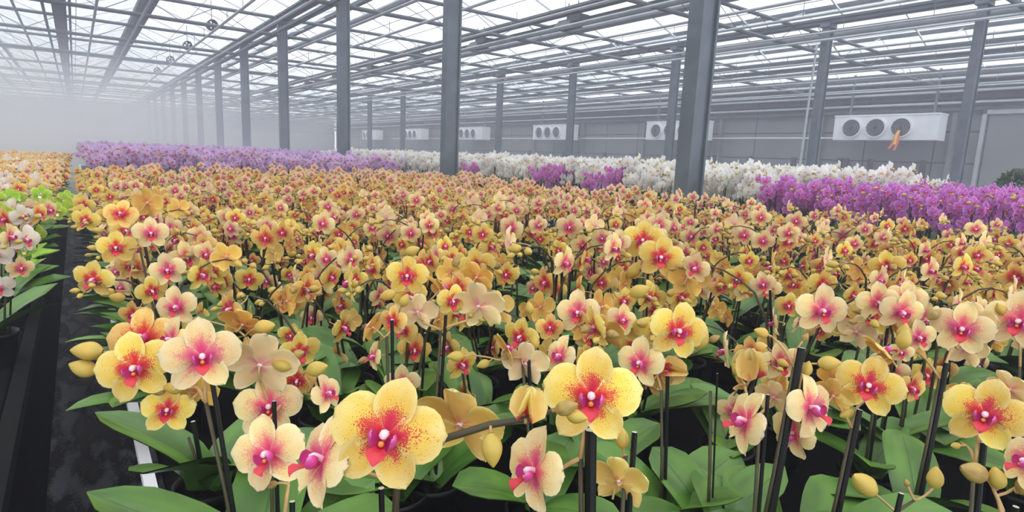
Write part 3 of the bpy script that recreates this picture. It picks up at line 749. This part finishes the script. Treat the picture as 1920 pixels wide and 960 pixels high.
hero(1.06, [(1775, 680, 1735, 880)], [(1803, 616, 104, 4, -6, 4, 'P'), (1722, 632, 66, 30, -10, -8, 'P', .02), (1828, 600, 70, 160, 0, 10, 'P', .04), (1812, 655, 70, 165, -14, 0, 'P', .05), (1690, 660, 44, 10, -20, 0, 'P', .02)],
     [(1690, 640, 36, 80, 'y'), (1740, 598, 28, 40, 'b')],
     'orchid with a cluster of pink-centred peach flowers on a leaning dark stake', leaves=[(30, 1.0, 0), (150, .9, 3), (240, .9, 1)], sr=0.0048)
hero(1.2, [(1665, 610, 1640, 800)], [(1630, 592, 78, 6, -4, 4, 'Y'), (1606, 622, 70, 165, -8, -8, 'P'), (1675, 606, 74, 168, -4, 6, 'O'), (1540, 582, 96, 24, -4, 6, 'P', -.05), (1700, 560, 70, 0, 0, 0, 'P', .05)],
     [(1655, 560, 24, 60, 'y'), (1528, 615, 28, 210, 'b')],
     'orchid in the second rank with a pale back view beside a small round yellow flower', leaves=[(0, .9, 0), (200, .9, 1), (110, .8, 3)])
hero(0.70, [(1690, 925, 1680, 965)], [], [(1640, 925, 60, 140, 'y'), (1752, 915, 44, 92, 'y'), (1702, 912, 16, 110, 'b')],
     'orchid still in bud, two plump yellow buds low in front of green leaves', arcs=[(1680, 960), (1715, 938)], leaves=[(70, .9, 0), (190, .8, 1), (320, .8, 3)])
hero(0.66, [(1905, 950, 1900, 975)], [(1932, 868, 120, -50, -4, 0, 'P')], [(1848, 893, 58, 160, 'b'), (1874, 915, 46, 110, 'y'), (1910, 925, 48, 60, 'b')],
     'orchid half out of view with a row of three brown buds under a pink flower', leaves=[(90, .9, 0), (200, .8, 1), (330, .8, 3)])
hero(1.15, [(1925, 660, 1915, 860)], [(1912, 602, 112, -10, -6, 0, 'P')], [(1880, 590, 26, 120, 'y')],
     'orchid with a wide white-edged flower and a strong magenta centre at the outer rank', leaves=[(60, .9, 0), (200, .9, 1), (300, .8, 3)])
hero(1.55, [(1215, 500, 1212, 640)], [(1206, 450, 80, -4, -4, 0, 'Y'), (1238, 482, 86, 10, -4, 10, 'Y', -.05), (1290, 520, 80, 165, -8, 0, 'O', -.1), (1160, 455, 50, -20, 0, 0, 'P')], [(1180, 520, 34, 60, 'y'), (1215, 545, 30, 80, 'y')],
     'orchid lifting two large yellow red-eyed flowers above the rows around it', leaves=[(0, .9, 0), (200, .9, 1), (300, .8, 3)])
hero(1.35, [(268, 440, 275, 560)], [(218, 464, 66, -6, -4, 0, 'Y'), (283, 437, 62, 0, -4, 0, 'P'), (227, 402, 60, -14, 20, 10, 'O'), (276, 380, 60, 150, 0, 0, 'O', .05), (315, 506, 64, -10, -8, -10, 'P')], [(215, 545, 26, 200, 'y'), (235, 560, 30, 170, 'y')],
     'orchid at the aisle corner with a flower pointing its pink lip at the passage', leaves=[(190, 1.0, 3), (230, 1.0, 0), (20, .8, 1)])
hero(1.04, [(362, 790, 366, 930)], [], [], 'leafy orchid at the rail corner with no flowers, broad leaves round a dark stake', leaves=[(240, 1.3, 2), (282, 1.35, 1), (20, 1.1, 1), (150, 1.1, 2), (320, 1.2, 3)], sr=0.004)
hero(0.95, [(1345, 700, 1340, 900)], [], [], 'leafy orchid between two flowering ones, only a thin bare stem rising from its pot', leaves=[(170, 1.0, 1), (350, .9, 2), (80, .9, 1)], sr=0.0016)
PX = []
for hi, h in enumerate(HERO):
    d0 = h['dist']; sx0, sy0, sx1, sy1 = h['stakes'][0]
    top = at(sx0, sy0, d0); low = at(sx1, sy1, d0)
    bx, by = top.x + (low.x - top.x) * 1.15, top.y + (low.y - top.y) * 1.15
    if abs(low.z - top.z) > 0.02:
        k_ = (ZB + 0.09 - top.z) / (low.z - top.z); bx, by = top.x + (low.x - top.x) * k_, top.y + (low.y - top.y) * k_
    bx = max(bx, 0.155)
    org = Vector((bx, by, ZB)); PX.append((bx, by))
    inv = Matrix.Translation(-org)
    d = dict(flowers=[], buds=[], spikes=[], stakes=[], leaves=[], leafmat=0, stake_r=h['sr'])
    d['stakes'].append([inv @ Vector((bx, by, ZB + 0.03)), inv @ top])
    r = random.Random(500 + hi)
    pos = []
    for fl_ in h['flowers']:
        px, py, wd, yaw, pit, rol, v = fl_[:7]; dd = d0 + (fl_[7] if len(fl_) > 7 else 0)
        p_ = at(px, py, dd); n = img_dir(p_, yaw, pit); sz = wd * dd / F
        d['flowers'].append((inv @ face_m(p_, n, roll=R_(rol), size=sz), V[v], r.randrange(2))); pos.append((p_, n, sz))
    # the spike climbs beside the stake, then runs behind the flowers; one arm each side
    tubes = []
    crown = Vector((bx - 0.012, by + 0.004, ZB + 0.085)); st = Vector((top.x - 0.008, top.y + 0.004, top.z - 0.03))
    if h['arcs']:
        pts = [crown] + [at(a, b, d0 + 0.02) for a, b in h['arcs']]
        tubes.append((pts, [0.0034] * (len(pts) - 2) + [0.003, 0.0016]))
        anchors = []
        for i in range(len(pts) - 1): anchors += [pts[i].lerp(pts[i+1], q / 6) for q in range(7)]
    else:
        anchors = [crown.lerp(st, q / 10) for q in range(4, 11)]; tubes.append(([crown, crown.lerp(st, .5) + Vector((.004, 0, 0)), st], [0.0030, 0.0028, 0.0026]))
    budpos = []
    for b in h['buds']:
        px, py, ln, ang, colr = b[:5]; dd = d0 + 0.015
        u = (CAMR * math.cos(R_(ang)) + CAMU * math.sin(R_(ang)) - CAMF * 0.15).normalized(); p_ = at(px, py, dd); sz = ln * dd / F
        budpos.append((p_, u, sz, colr))
    if not h['arcs']:
        for sg in (-1, 1):
            arm = [(p_ - n * (0.16 * sz) - Vector((0, 0, 0.02)), 0) for p_, n, sz in pos if (p_ - st).dot(CAMR) * sg >= 0]
            arm += [(p_ - u * 0.012, 1) for p_, u, sz, c_ in budpos if (p_ - st).dot(CAMR) * sg >= 0]
            arm.sort(key=lambda t: (t[1], (t[0] - st).length) if False else (t[0] - st).length)
            if not arm: continue
            pts = [st] + [st.lerp(arm[0][0], 0.5) + Vector((0, 0, 0.008))] + [a[0] + CAMF * 0.012 for a in arm]
            q = [pts[0]]
            for i in range(1, len(pts)):
                if (pts[i] - q[-1]).length > 0.012: q.append(pts[i])
            if len(q) > 1:
                sm = []
                for i in range(len(q) - 1): sm += [q[i], q[i].lerp(q[i+1], .5)]
                sm.append(q[-1])
                for _ in range(2): sm = [sm[0]] + [(sm[i-1] + sm[i]*2 + sm[i+1]) / 4 for i in range(1, len(sm) - 1)] + [sm[-1]]
                tubes.append((sm, [0.0026 - 0.0014 * i / len(sm) for i in range(len(sm))])); anchors += sm
    for p_, n, sz in pos:
        b_ = p_ - n * (0.02 * sz); a = min(anchors, key=lambda q: (q - b_).length)
        tubes.append((bez(a, (a + b_) / 2 - n * 0.018, b_, 5), 0.0017))
    for p_, u, sz, colr in budpos:
        a = min(anchors, key=lambda q: (q - p_).length)
        tubes.append((bez(a, (a + p_) / 2 - u * 0.006, p_ + u * 0.002, 4), 0.0015))
        d['buds'].append((inv @ dir_m(p_, u, sz, r.uniform(0, 6)), colr))
    d['spikes'].append([([inv @ Vector(q) for q in pts], rad) for pts, rad in tubes])
    for q, (az, sc_, g) in enumerate(h['leaves']):
        d['leaves'].append((Matrix.Translation((0, 0, 0.085 + 0.006 * q)) @ Matrix.Rotation(R_(az - 90), 4, 'Z') @ Matrix.Scale(sc_, 4), g))
    build_plant(d, 'potted_orchid', org, 0, 'A', h['label'], 'yellow and peach orchids on the wide bench')

# ------------------------------------------------------------------ the field of yellow and peach orchids
PV = [['yellow', 'yellow', 'apricot'], ['apricot', 'apricot', 'yellow'], ['cream', 'apricot', 'cream'], ['apricot', 'yellow', 'cream'], ['cream', 'yellow', 'cream']]
HUE = ['yellow red-eyed', 'apricot red-eyed', 'pale peach pink-eyed', 'mixed apricot and cream', 'cream and light yellow']
PROT = [proto(40 + i, PV[i % 5], top=0.48 + 0.026 * ((i * 7) % 5 - 2), nfl=((3, 4), (2, 4), (3, 5))[i % 3], nsp=(2, 1, 2, 2)[i % 4]) for i in range(12)]
EDGE = [proto(60 + i, PV[(i * 2) % 5], top=0.48, nfl=(3, 4), az0=1.57) for i in range(3)]
cells, GRIDX, GRIDY = [], 0.188, 0.188
nj, ni = int(7.3 / GRIDY), int(3.8 / GRIDX)
for j in range(nj):
    for i in range(ni):
        x = 0.17 + i * GRIDX + rng.uniform(-.025, .025) + (0.08 if j % 2 else 0); y = 0.30 + j * GRIDY + rng.uniform(-.025, .025)
        if x > 3.9: continue
        q = vis(x, y, ZB + 0.42)
        if q is None or q[0] > 2080 or q[0] < -60: continue
        if q[2] < 1.2: 
            continue
        if any((x - a) ** 2 + (y - b) ** 2 < 0.125 ** 2 for a, b in PX): continue
        if i == 0: x = 0.150 + rng.uniform(0, .012)
        if i and rng.random() < 0.05: continue
        cells.append((q[2], i, j, x, y))
cells.sort()
mass = Mass()
def ordn(n): return ORD[n] if n < len(ORD) else f'{n+1}th'
for k_, (dz, i, j, x, y) in enumerate(cells):
    pi_ = rng.randrange(12); d = PROT[pi_]; rz = rng.uniform(-0.9, 0.5) - 0.35
    if i == 0: pi_ = rng.randrange(3); d = EDGE[pi_]; rz = rng.uniform(-0.25, 0.25); pi_ = (pi_ * 2) % 5
    sc_ = rng.uniform(0.94, 1.06)
    if k_ < 278:
        lab = f'{HUE[pi_ % 5]} orchid {ordn(i)} from the aisle, {ordn(j)} row of the bench'
        build_plant(d, 'potted_orchid', (x, y, ZB), rz, 'A' if dz < 1.75 else 'B', lab, 'yellow and peach orchids on the wide bench', scale=sc_)
    else:
        mass_plant(mass, d, (x, y, ZB), rz, sc_, dz < 4.5)
o = link('orchid_field', mass.build('orchid_field')); tag(o, 'rest of the yellow and peach orchids carpeting the wide bench to its far end', 'orchids', kind='stuff')
print('PEACH', len(cells), sum(1 for c in cells[:278] if c[0] < 1.75), cells[277][0])

# ------------------------------------------------------------------ other orchids
WP = [proto(80 + i, ['white'], top=0.66 + 0.02 * i, nfl=(10, 12), fs=0.09, spread=0.15, nb=(2, 2), cloud=True) for i in range(5)]
MP = [proto(90 + i, ['magenta'], top=0.59 + 0.015 * i, nfl=(8, 10), fs=0.088, spread=0.18, nb=(2, 2), cloud=True) for i in range(5)]
LP = [proto(100 + i, ['lilac'], top=0.59 + 0.015 * i, nfl=(8, 10), fs=0.088, spread=0.18, nb=(2, 2), cloud=True) for i in range(5)]
def strip(x0, x1, y0, y1, gx, gy, fn):
    res = []
    for j in range(int((y1 - y0) / gy)):
        for i in range(int((x1 - x0) / gx)):
            x = x0 + (i + .5) * gx + rng.uniform(-.04, .04); y = y0 + (j + .5) * gy + rng.uniform(-.04, .04)
            q = vis(x, y, ZB + 0.6)
            if q is None or not (-60 < q[0] < 2000) or not fn(x, y): continue
            res.append((q[2], i, j, x, y))
    return sorted(res)
spots_mag = (4.55, 4.75, 5.45, 5.65, 7.2)
def is_mag(x, y): return y < (2.85 if x < 5.25 else 2.25) + 0.1 * math.sin(9 * x) or (x < 4.8 and any(abs(y - b) < 0.12 for b in spots_mag))
MASSW, MASSM, MASSL = Mass(), Mass(), Mass()
wh, mg = 0, 0
for dz, i, j, x, y in strip(4.55, 7.2, -0.7, 14.0, 0.17, 0.17, lambda x, y: y > 0.2 * x - 0.7):
    mag = is_mag(x, y); fam = MP if mag else WP
    d = fam[rng.randrange(5)]; rz = rng.uniform(-1.0, 0.4); s_ = rng.uniform(0.94, 1.08)
    if mag and mg < 150 and x < 6.2:
        mg += 1; build_plant(d, 'magenta_orchid', (x, y, ZB), rz, 'D', f'magenta orchid, {ordn(i)} line behind the columns, {ordn(j)} along the bench', 'magenta orchids behind the columns', scale=s_)
    elif not mag and wh < 230 and x < 5.7:
        wh += 1; build_plant(d, 'white_orchid', (x, y, ZB), rz, 'D', f'white orchid, {ordn(i)} line behind the columns, {ordn(j)} along the bench', 'white orchids behind the columns', scale=s_)
    else: mass_plant(MASSM if mag else MASSW, d, (x, y, ZB), rz, s_, False)
o = link('white_orchid_field', MASSW.build('white_orchid_field')); tag(o, 'dense rear rows of white orchids behind the steel columns', 'orchids', kind='stuff')
o = link('magenta_orchid_field', MASSM.build('magenta_orchid_field')); tag(o, 'dense rear rows of magenta orchids at the clear end of the hall', 'orchids', kind='stuff')
ll = 0
for dz, i, j, x, y in strip(0.15, 3.8, 7.65, 19.0, 0.2, 0.2, lambda x, y: True):
    d = LP[rng.randrange(5)]; rz = rng.uniform(-1.0, 0.4); s_ = rng.uniform(0.94, 1.08)
    if ll < 120:
        ll += 1; build_plant(d, 'lilac_orchid', (x, y, ZB), rz, 'D', f'hazy lilac orchid at the bench end, {ordn(i)} from the aisle in the {ordn(j)} lilac row', 'lilac orchids on the far bench', scale=s_)
    else: mass_plant(MASSL, d, (x, y, ZB), rz, s_, False)
o = link('lilac_orchid_field', MASSL.build('lilac_orchid_field')); tag(o, 'far rows of lilac orchids fading into the mist', 'orchids', kind='stuff')
# left of the aisle
CP = [proto(120 + i, ['blush', 'cream', 'blush'], top=0.49, nfl=(5, 6), fs=0.085) for i in range(3)]
AP = [proto(130 + i, ['apricot', 'cream', 'blush'], top=0.50, nfl=(5, 6), fs=0.085) for i in range(3)]
GP = [proto(140 + i, ['lime'], top=0.50, nfl=(5, 6), fs=0.085, leaf=1) for i in range(2)]
MASSC = Mass(); cc = 0
for dz, i, j, x, y in strip(-1.34, -0.18, 0.75, 13.0, 0.165, 0.165, lambda x, y: True):
    near = y < 2.6; lime = 3.1 < y < 3.75
    fam, nm = (GP, 'lime green') if lime else ((CP, 'white and blush') if near else (AP, 'hazy apricot and cream'))
    d = fam[rng.randrange(len(fam))]; rz = rng.uniform(-0.2, 1.0); s_ = rng.uniform(0.95, 1.05)
    if cc < 110:
        cc += 1; build_plant(d, 'cream_orchid', (x, y, ZB), rz, 'B' if dz < 3.2 else 'D', f'{nm} orchid across the aisle, {ordn(6-i)} from its edge in the {ordn(j)} row', 'orchids beyond the aisle', scale=s_)
    else: mass_plant(MASSC, d, (x, y, ZB), rz, s_, False)
o = link('cream_orchid_field', MASSC.build('cream_orchid_field')); tag(o, 'far rows of apricot and cream orchids beyond the aisle', 'orchids', kind='stuff')
print('WHITE', wh, 'MAG', mg, 'LIL', ll, 'LEFT', cc)
#DETAILS

# ------------------------------------------------------------------ along the walls and under the roof
def disc(n, r0, r1, x0, x1, m=0):
    return MB().lathe([(r0, x0), (r1, x0), (r1, x1), (r0, x1), (r0, x0)], n, m)
casing = MB().box((-0.62, -1.49, 0), (0, 1.49, 0.77)).box((-0.64, -1.5, 0.74), (0.02, 1.5, 0.79)).mesh('casing', [WHITEP])
ringm = disc(24, 0.27, 0.31, 0, 0.06).mesh('fan_ring', [WHITEP]); holem = MB().lathe([(0.0, 0.004), (0.275, 0.004)], 24).mesh('fan_opening', [DARK])
blm = MB()
for k_ in range(5):
    a = k_ * 1.2566
    vs = [Vector((0.05, -0.03, 0.03)), Vector((0.25, -0.10, 0.015)), Vector((0.26, 0.09, 0.045)), Vector((0.05, 0.03, 0.035))]
    blm.add([Matrix.Rotation(a, 3, 'Z') @ q for q in vs], [(0, 1, 2, 3)])
blm.lathe([(0.0, 0.055), (0.05, 0.05), (0.06, 0.02)], 10)
blm = blm.mesh('fan_blades', [DARK])
grm = MB()
for rr in (0.09, 0.15, 0.21, 0.265): grm.merge(disc(20, rr - 0.004, rr + 0.004, 0.062, 0.07))
grm = grm.mesh('fan_grille', [WPIPE])
brm = MB().box((-0.04, -0.03, 0.79), (0.0, 0.03, 2.1)).mesh('hanger_bracket', [STEEL])
for k_ in range(6):
    r_ = empty('cooling_unit', (20.98, 8.3 + 8.08 * k_, 1.5 + 1.02)); 
    tag(r_, f'white three-fan cooling unit on the grey wall, {ORD[k_]} from the large sliding door', 'fan unit', 'white fan units along the wall')
    link('casing', casing, r_)
    for y in (0.92, 0.2, -0.52):
        h = link('fan_ring', ringm, r_); h.rotation_euler = (0, -math.pi/2, 0); h.location = (-0.62, y, 0.38)
        link('fan_opening', holem, h); link('fan_blades', blm, h); link('fan_grille', grm, h)
    for y in (-1.2, 1.2):
        o = link('hanger_bracket', brm, r_); o.location = (-0.2, y, 0)
r_ = empty('streamer', (20.28, 7.78, 1.5 + 1.30)); tag(r_, 'orange and yellow ribbon streamer fluttering below the fan of the nearest white unit', 'ribbon')
tail = lambda a, b, m_, ph: lobe([(-0.02 - 0.05 * q, a * q + 0.03 * math.sin(5 * q + ph), -b * q) for q in (0, .2, .4, .6, .8, 1)], [0.035] * 6, 1, [((0, 1, 0.2), (0, 0, 0))] * 6, 0).mesh('ribbon_tail', [m_])
link('ribbon_tail', tail(0.10, 0.42, YELLOWT, 0), r_); link('ribbon_tail', tail(0.22, 0.55, ORANGE, 1), r_); link('ribbon_tail', tail(0.04, 0.60, ORANGE, 2), r_)
# girts, service pipes and posts on the wall
girt = lambda w_, h_, m_: MB().box((-w_, Y0 + 0.1, 0), (0, Y1 - 0.1, h_)).mesh('girt', [m_])
for z_, w_, h_, m_ in ((3.42, .25, .10, DSTEEL), (3.62, .40, .06, WPIPE), (3.75, .25, .12, DARK), (3.95, .45, .06, WPIPE), (4.12, .25, .10, DSTEEL), (4.32, .5, .06, ALU)):
    o = link('girt', girt(w_, h_, m_), wr); o.matrix_local = (Matrix.Translation((X1 + 0.12, Y1, 0)) @ Matrix.Rotation(-math.pi/2, 4, 'Z')).inverted() @ Matrix.Translation((X1 + 0.1, 0, z_))
sp_ = MB().tube([(0, 10.2, 0), (0, 46, 0)], 0.03, 6).mesh('service_pipe', [ALU]); o = link('service_pipe', sp_, wr)
WRI = (Matrix.Translation((X1 + 0.12, Y1, 0)) @ Matrix.Rotation(-math.pi/2, 4, 'Z')).inverted()
o.matrix_local = WRI @ Matrix.Translation((X1 - 0.1, 0, 1.5 + 1.13))
pm = MB().box((-0.12, -0.07, 0), (0, 0.07, 1.95)).mesh('dark_post', [GAP]); pm2 = MB().box((-0.16, -0.06, 0), (0, 0.06, 3.4)).mesh('wall_post', [PANEL])
for y in (7.42, 8.96, 9.75, 9.95, 11.6, 13.4, 15.0, 17.3, 19.2, 21.4, 24.5, 27.5): o = link('dark_post', pm, wr); o.matrix_local = WRI @ Matrix.Translation((X1 + 0.08, y, 0))
for y in (6.75, 10.7, 14.8, 18.9, 23.0, 27.1, 31.2): o = link('wall_post', pm2, wr); o.matrix_local = WRI @ Matrix.Translation((X1 + 0.08, y, 0))
dr = empty('door_1', (X1 - 0.02, 4.4, 0)); tag(dr, kind='structure')
link('door_leaf', MB().box((-0.06, -1.6, 0.05), (0, 1.5, 3.3)).mesh('door_leaf', [PANEL]), dr)
jm = MB().box((-0.14, -0.05, 0), (0.02, 0.05, 3.42)).mesh('door_jamb', [WPIPE])
for y in (-1.66, 1.6): o = link('door_jamb', jm, dr); o.location = (0, y, 0)
link('door_head', MB().box((-0.14, -1.7, 3.3), (0.02, 1.65, 3.42)).mesh('door_head', [WPIPE]), dr)
# two pale poles leaning beside a hazy column
for k_, (xt, xb) in enumerate(((1516, 1499), (1527, 1511))):
    a, b = at(xt, 195, 13.2), at(xb, 315, 13.2); u = (a - b).normalized(); base = b + u * ((0.0 - b.z) / u.z); topp = base + u * (4.3 / u.z)
    o = link('leaning_pole', MB().tube([base, topp], 0.024, 8).mesh('leaning_pole', [WPIPE])); 
    tag(o, ('thin white pole leaning beside a hazy column, the outer of a pair', 'thin white pole leaning beside a hazy column, the one nearer that column')[k_], 'pole', 'pair of white poles')
# grow lamps in a line under the second gutter
body = MB().box((-0.13, -0.20, 0), (0.13, 0.20, 0.13)).mesh('ballast', [DARK])
refl = MB().add([(-0.10,-0.1,0.08),(0.10,-0.1,0.08),(0.10,0.28,0.08),(-0.10,0.28,0.08),(-0.2,-0.16,-0.07),(0.2,-0.16,-0.07),(0.2,0.36,-0.07),(-0.2,0.36,-0.07)], [(0,1,2,3),(0,4,5,1),(1,5,6,2),(2,6,7,3),(3,7,4,0)]).mesh('reflector', [DSTEEL])
lh = MB().tube([(0, 0, 0.1), (0, 0, 0.42)], 0.012, 6).mesh('lamp_hanger', [DARK])
for k_ in range(8):
    r_ = empty('grow_lamp', (8.5, 9.52 + 3.5 * k_, 1.5 + 2.80)); tag(r_, f'dark grow lamp hung under the roof pipes, {ORD[k_]} of its line away from the viewer', 'lamp', 'grow lamps in a line under the roof')
    link('ballast', body, r_); o = link('reflector', refl, r_); o.location = (0, 0.2, 0)
    o = link('lamp_hanger', lh, r_); o = link('lamp_hanger', lh, r_); o.location = (0, 0.3, 0)
# circulation fans hung over the middle of the bench
shell = disc(18, 0.17, 0.19, -0.2, 0.2).mesh('fan_shell', [DARK]); cb = blm
for k_, y in enumerate((16.2, 20.05, 23.9, 27.9)):
    r_ = empty('circulation_fan', (2.82, y, 1.5 + 2.82)); r_.scale = (0.62,) * 3; tag(r_, f'grey round circulation fan hanging in the misty roof, {ORD[k_]} of four down the house', 'fan', 'hanging circulation fans')
    o = link('fan_shell', shell, r_); o.rotation_euler = (math.pi/2, 0, 0)
    o = link('fan_blades', cb, r_); o.rotation_euler = (math.pi/2, 0, 0); o.scale = (0.62, 0.62, 1)
    link('hanger_rod', MB().tube([(0, 0, 0.17), (0, 0, 0.9)], 0.012, 6).mesh('hanger_rod', [DARK]), r_)
# clipped bush and spiky plant at the end of the white bench
def ball_bush(name, loc, rad, n, mat, label, cat, up):
    r_ = empty(name, loc); tag(r_, label, cat); q = random.Random(3); b = MB(); c = Vector((0, 0, up))
    for _ in range(n):
        u = Vector((q.gauss(0, 1), q.gauss(0, 1), q.gauss(0, 1))).normalized(); p_ = c + u * rad * q.uniform(0.72, 1.05)
        mt = dir_m(p_, (u + Vector((q.uniform(-.7, .7), q.uniform(-.7, .7), q.uniform(-.2, .8)))).normalized(), q.uniform(.035, .055), q.uniform(0, 6))
        b.add([mt @ Vector(v) for v in ((0, -0.2, 0), (0.35, 0, 0.4), (0, 0.12, 1.1), (-0.35, 0, 0.4))], [(0, 1, 2, 3)], 0, [(0.5, 0), (0.9, .4), (0.5, 1), (.1, .4)])
    tag(link('foliage', b.mesh('foliage', [mat]), r_), kind='stuff')
    link('trunk', MB().tube([(0, 0, 0.08), (0.01, 0, up)], 0.014, 6).mesh('trunk', [STEM]), r_)
    o = link('pot', POTM, r_); o.scale = (1.5, 1.5, 1.2)
p_ = at(1912, 352, 6.3)
ball_bush('clipped_bush', (p_.x, p_.y, ZB), 0.19, 900, LEAFD, 'round dark green bush rising behind the magenta orchids by the wall door', 'bush', p_.z - ZB - 0.02)
p_ = at(1868, 356, 6.0); r_ = empty('spiky_plant', (p_.x, p_.y, ZB)); tag(r_, 'small grey-green spiky plant next to the round dark bush', 'plant')
GREYG = green('leaf_grey', lin(80, 96, 100), lin(110, 126, 132), 0.6)
b = MB(); q = random.Random(9); hz = p_.z - ZB
for k_ in range(26):
    u = Vector((q.uniform(-1, 1), q.uniform(-1, 1), q.uniform(0.1, 1.4))).normalized(); e = Vector((0, 0, hz - 0.05)) + u * 0.16
    b.tube([(0, 0, hz - 0.06), e * 0.5 + Vector((0, 0, hz - 0.05)) * 0.5, e], [0.007, 0.006, 0.001], 4, 0, False)
link('leaves', b.mesh('leaves', [GREYG]), r_)['kind'] = 'stuff'
link('trunk', MB().tube([(0, 0, 0.08), (0, 0, hz - 0.05)], 0.014, 6).mesh('trunk', [STEM]), r_)
link('pot', POTM, r_)
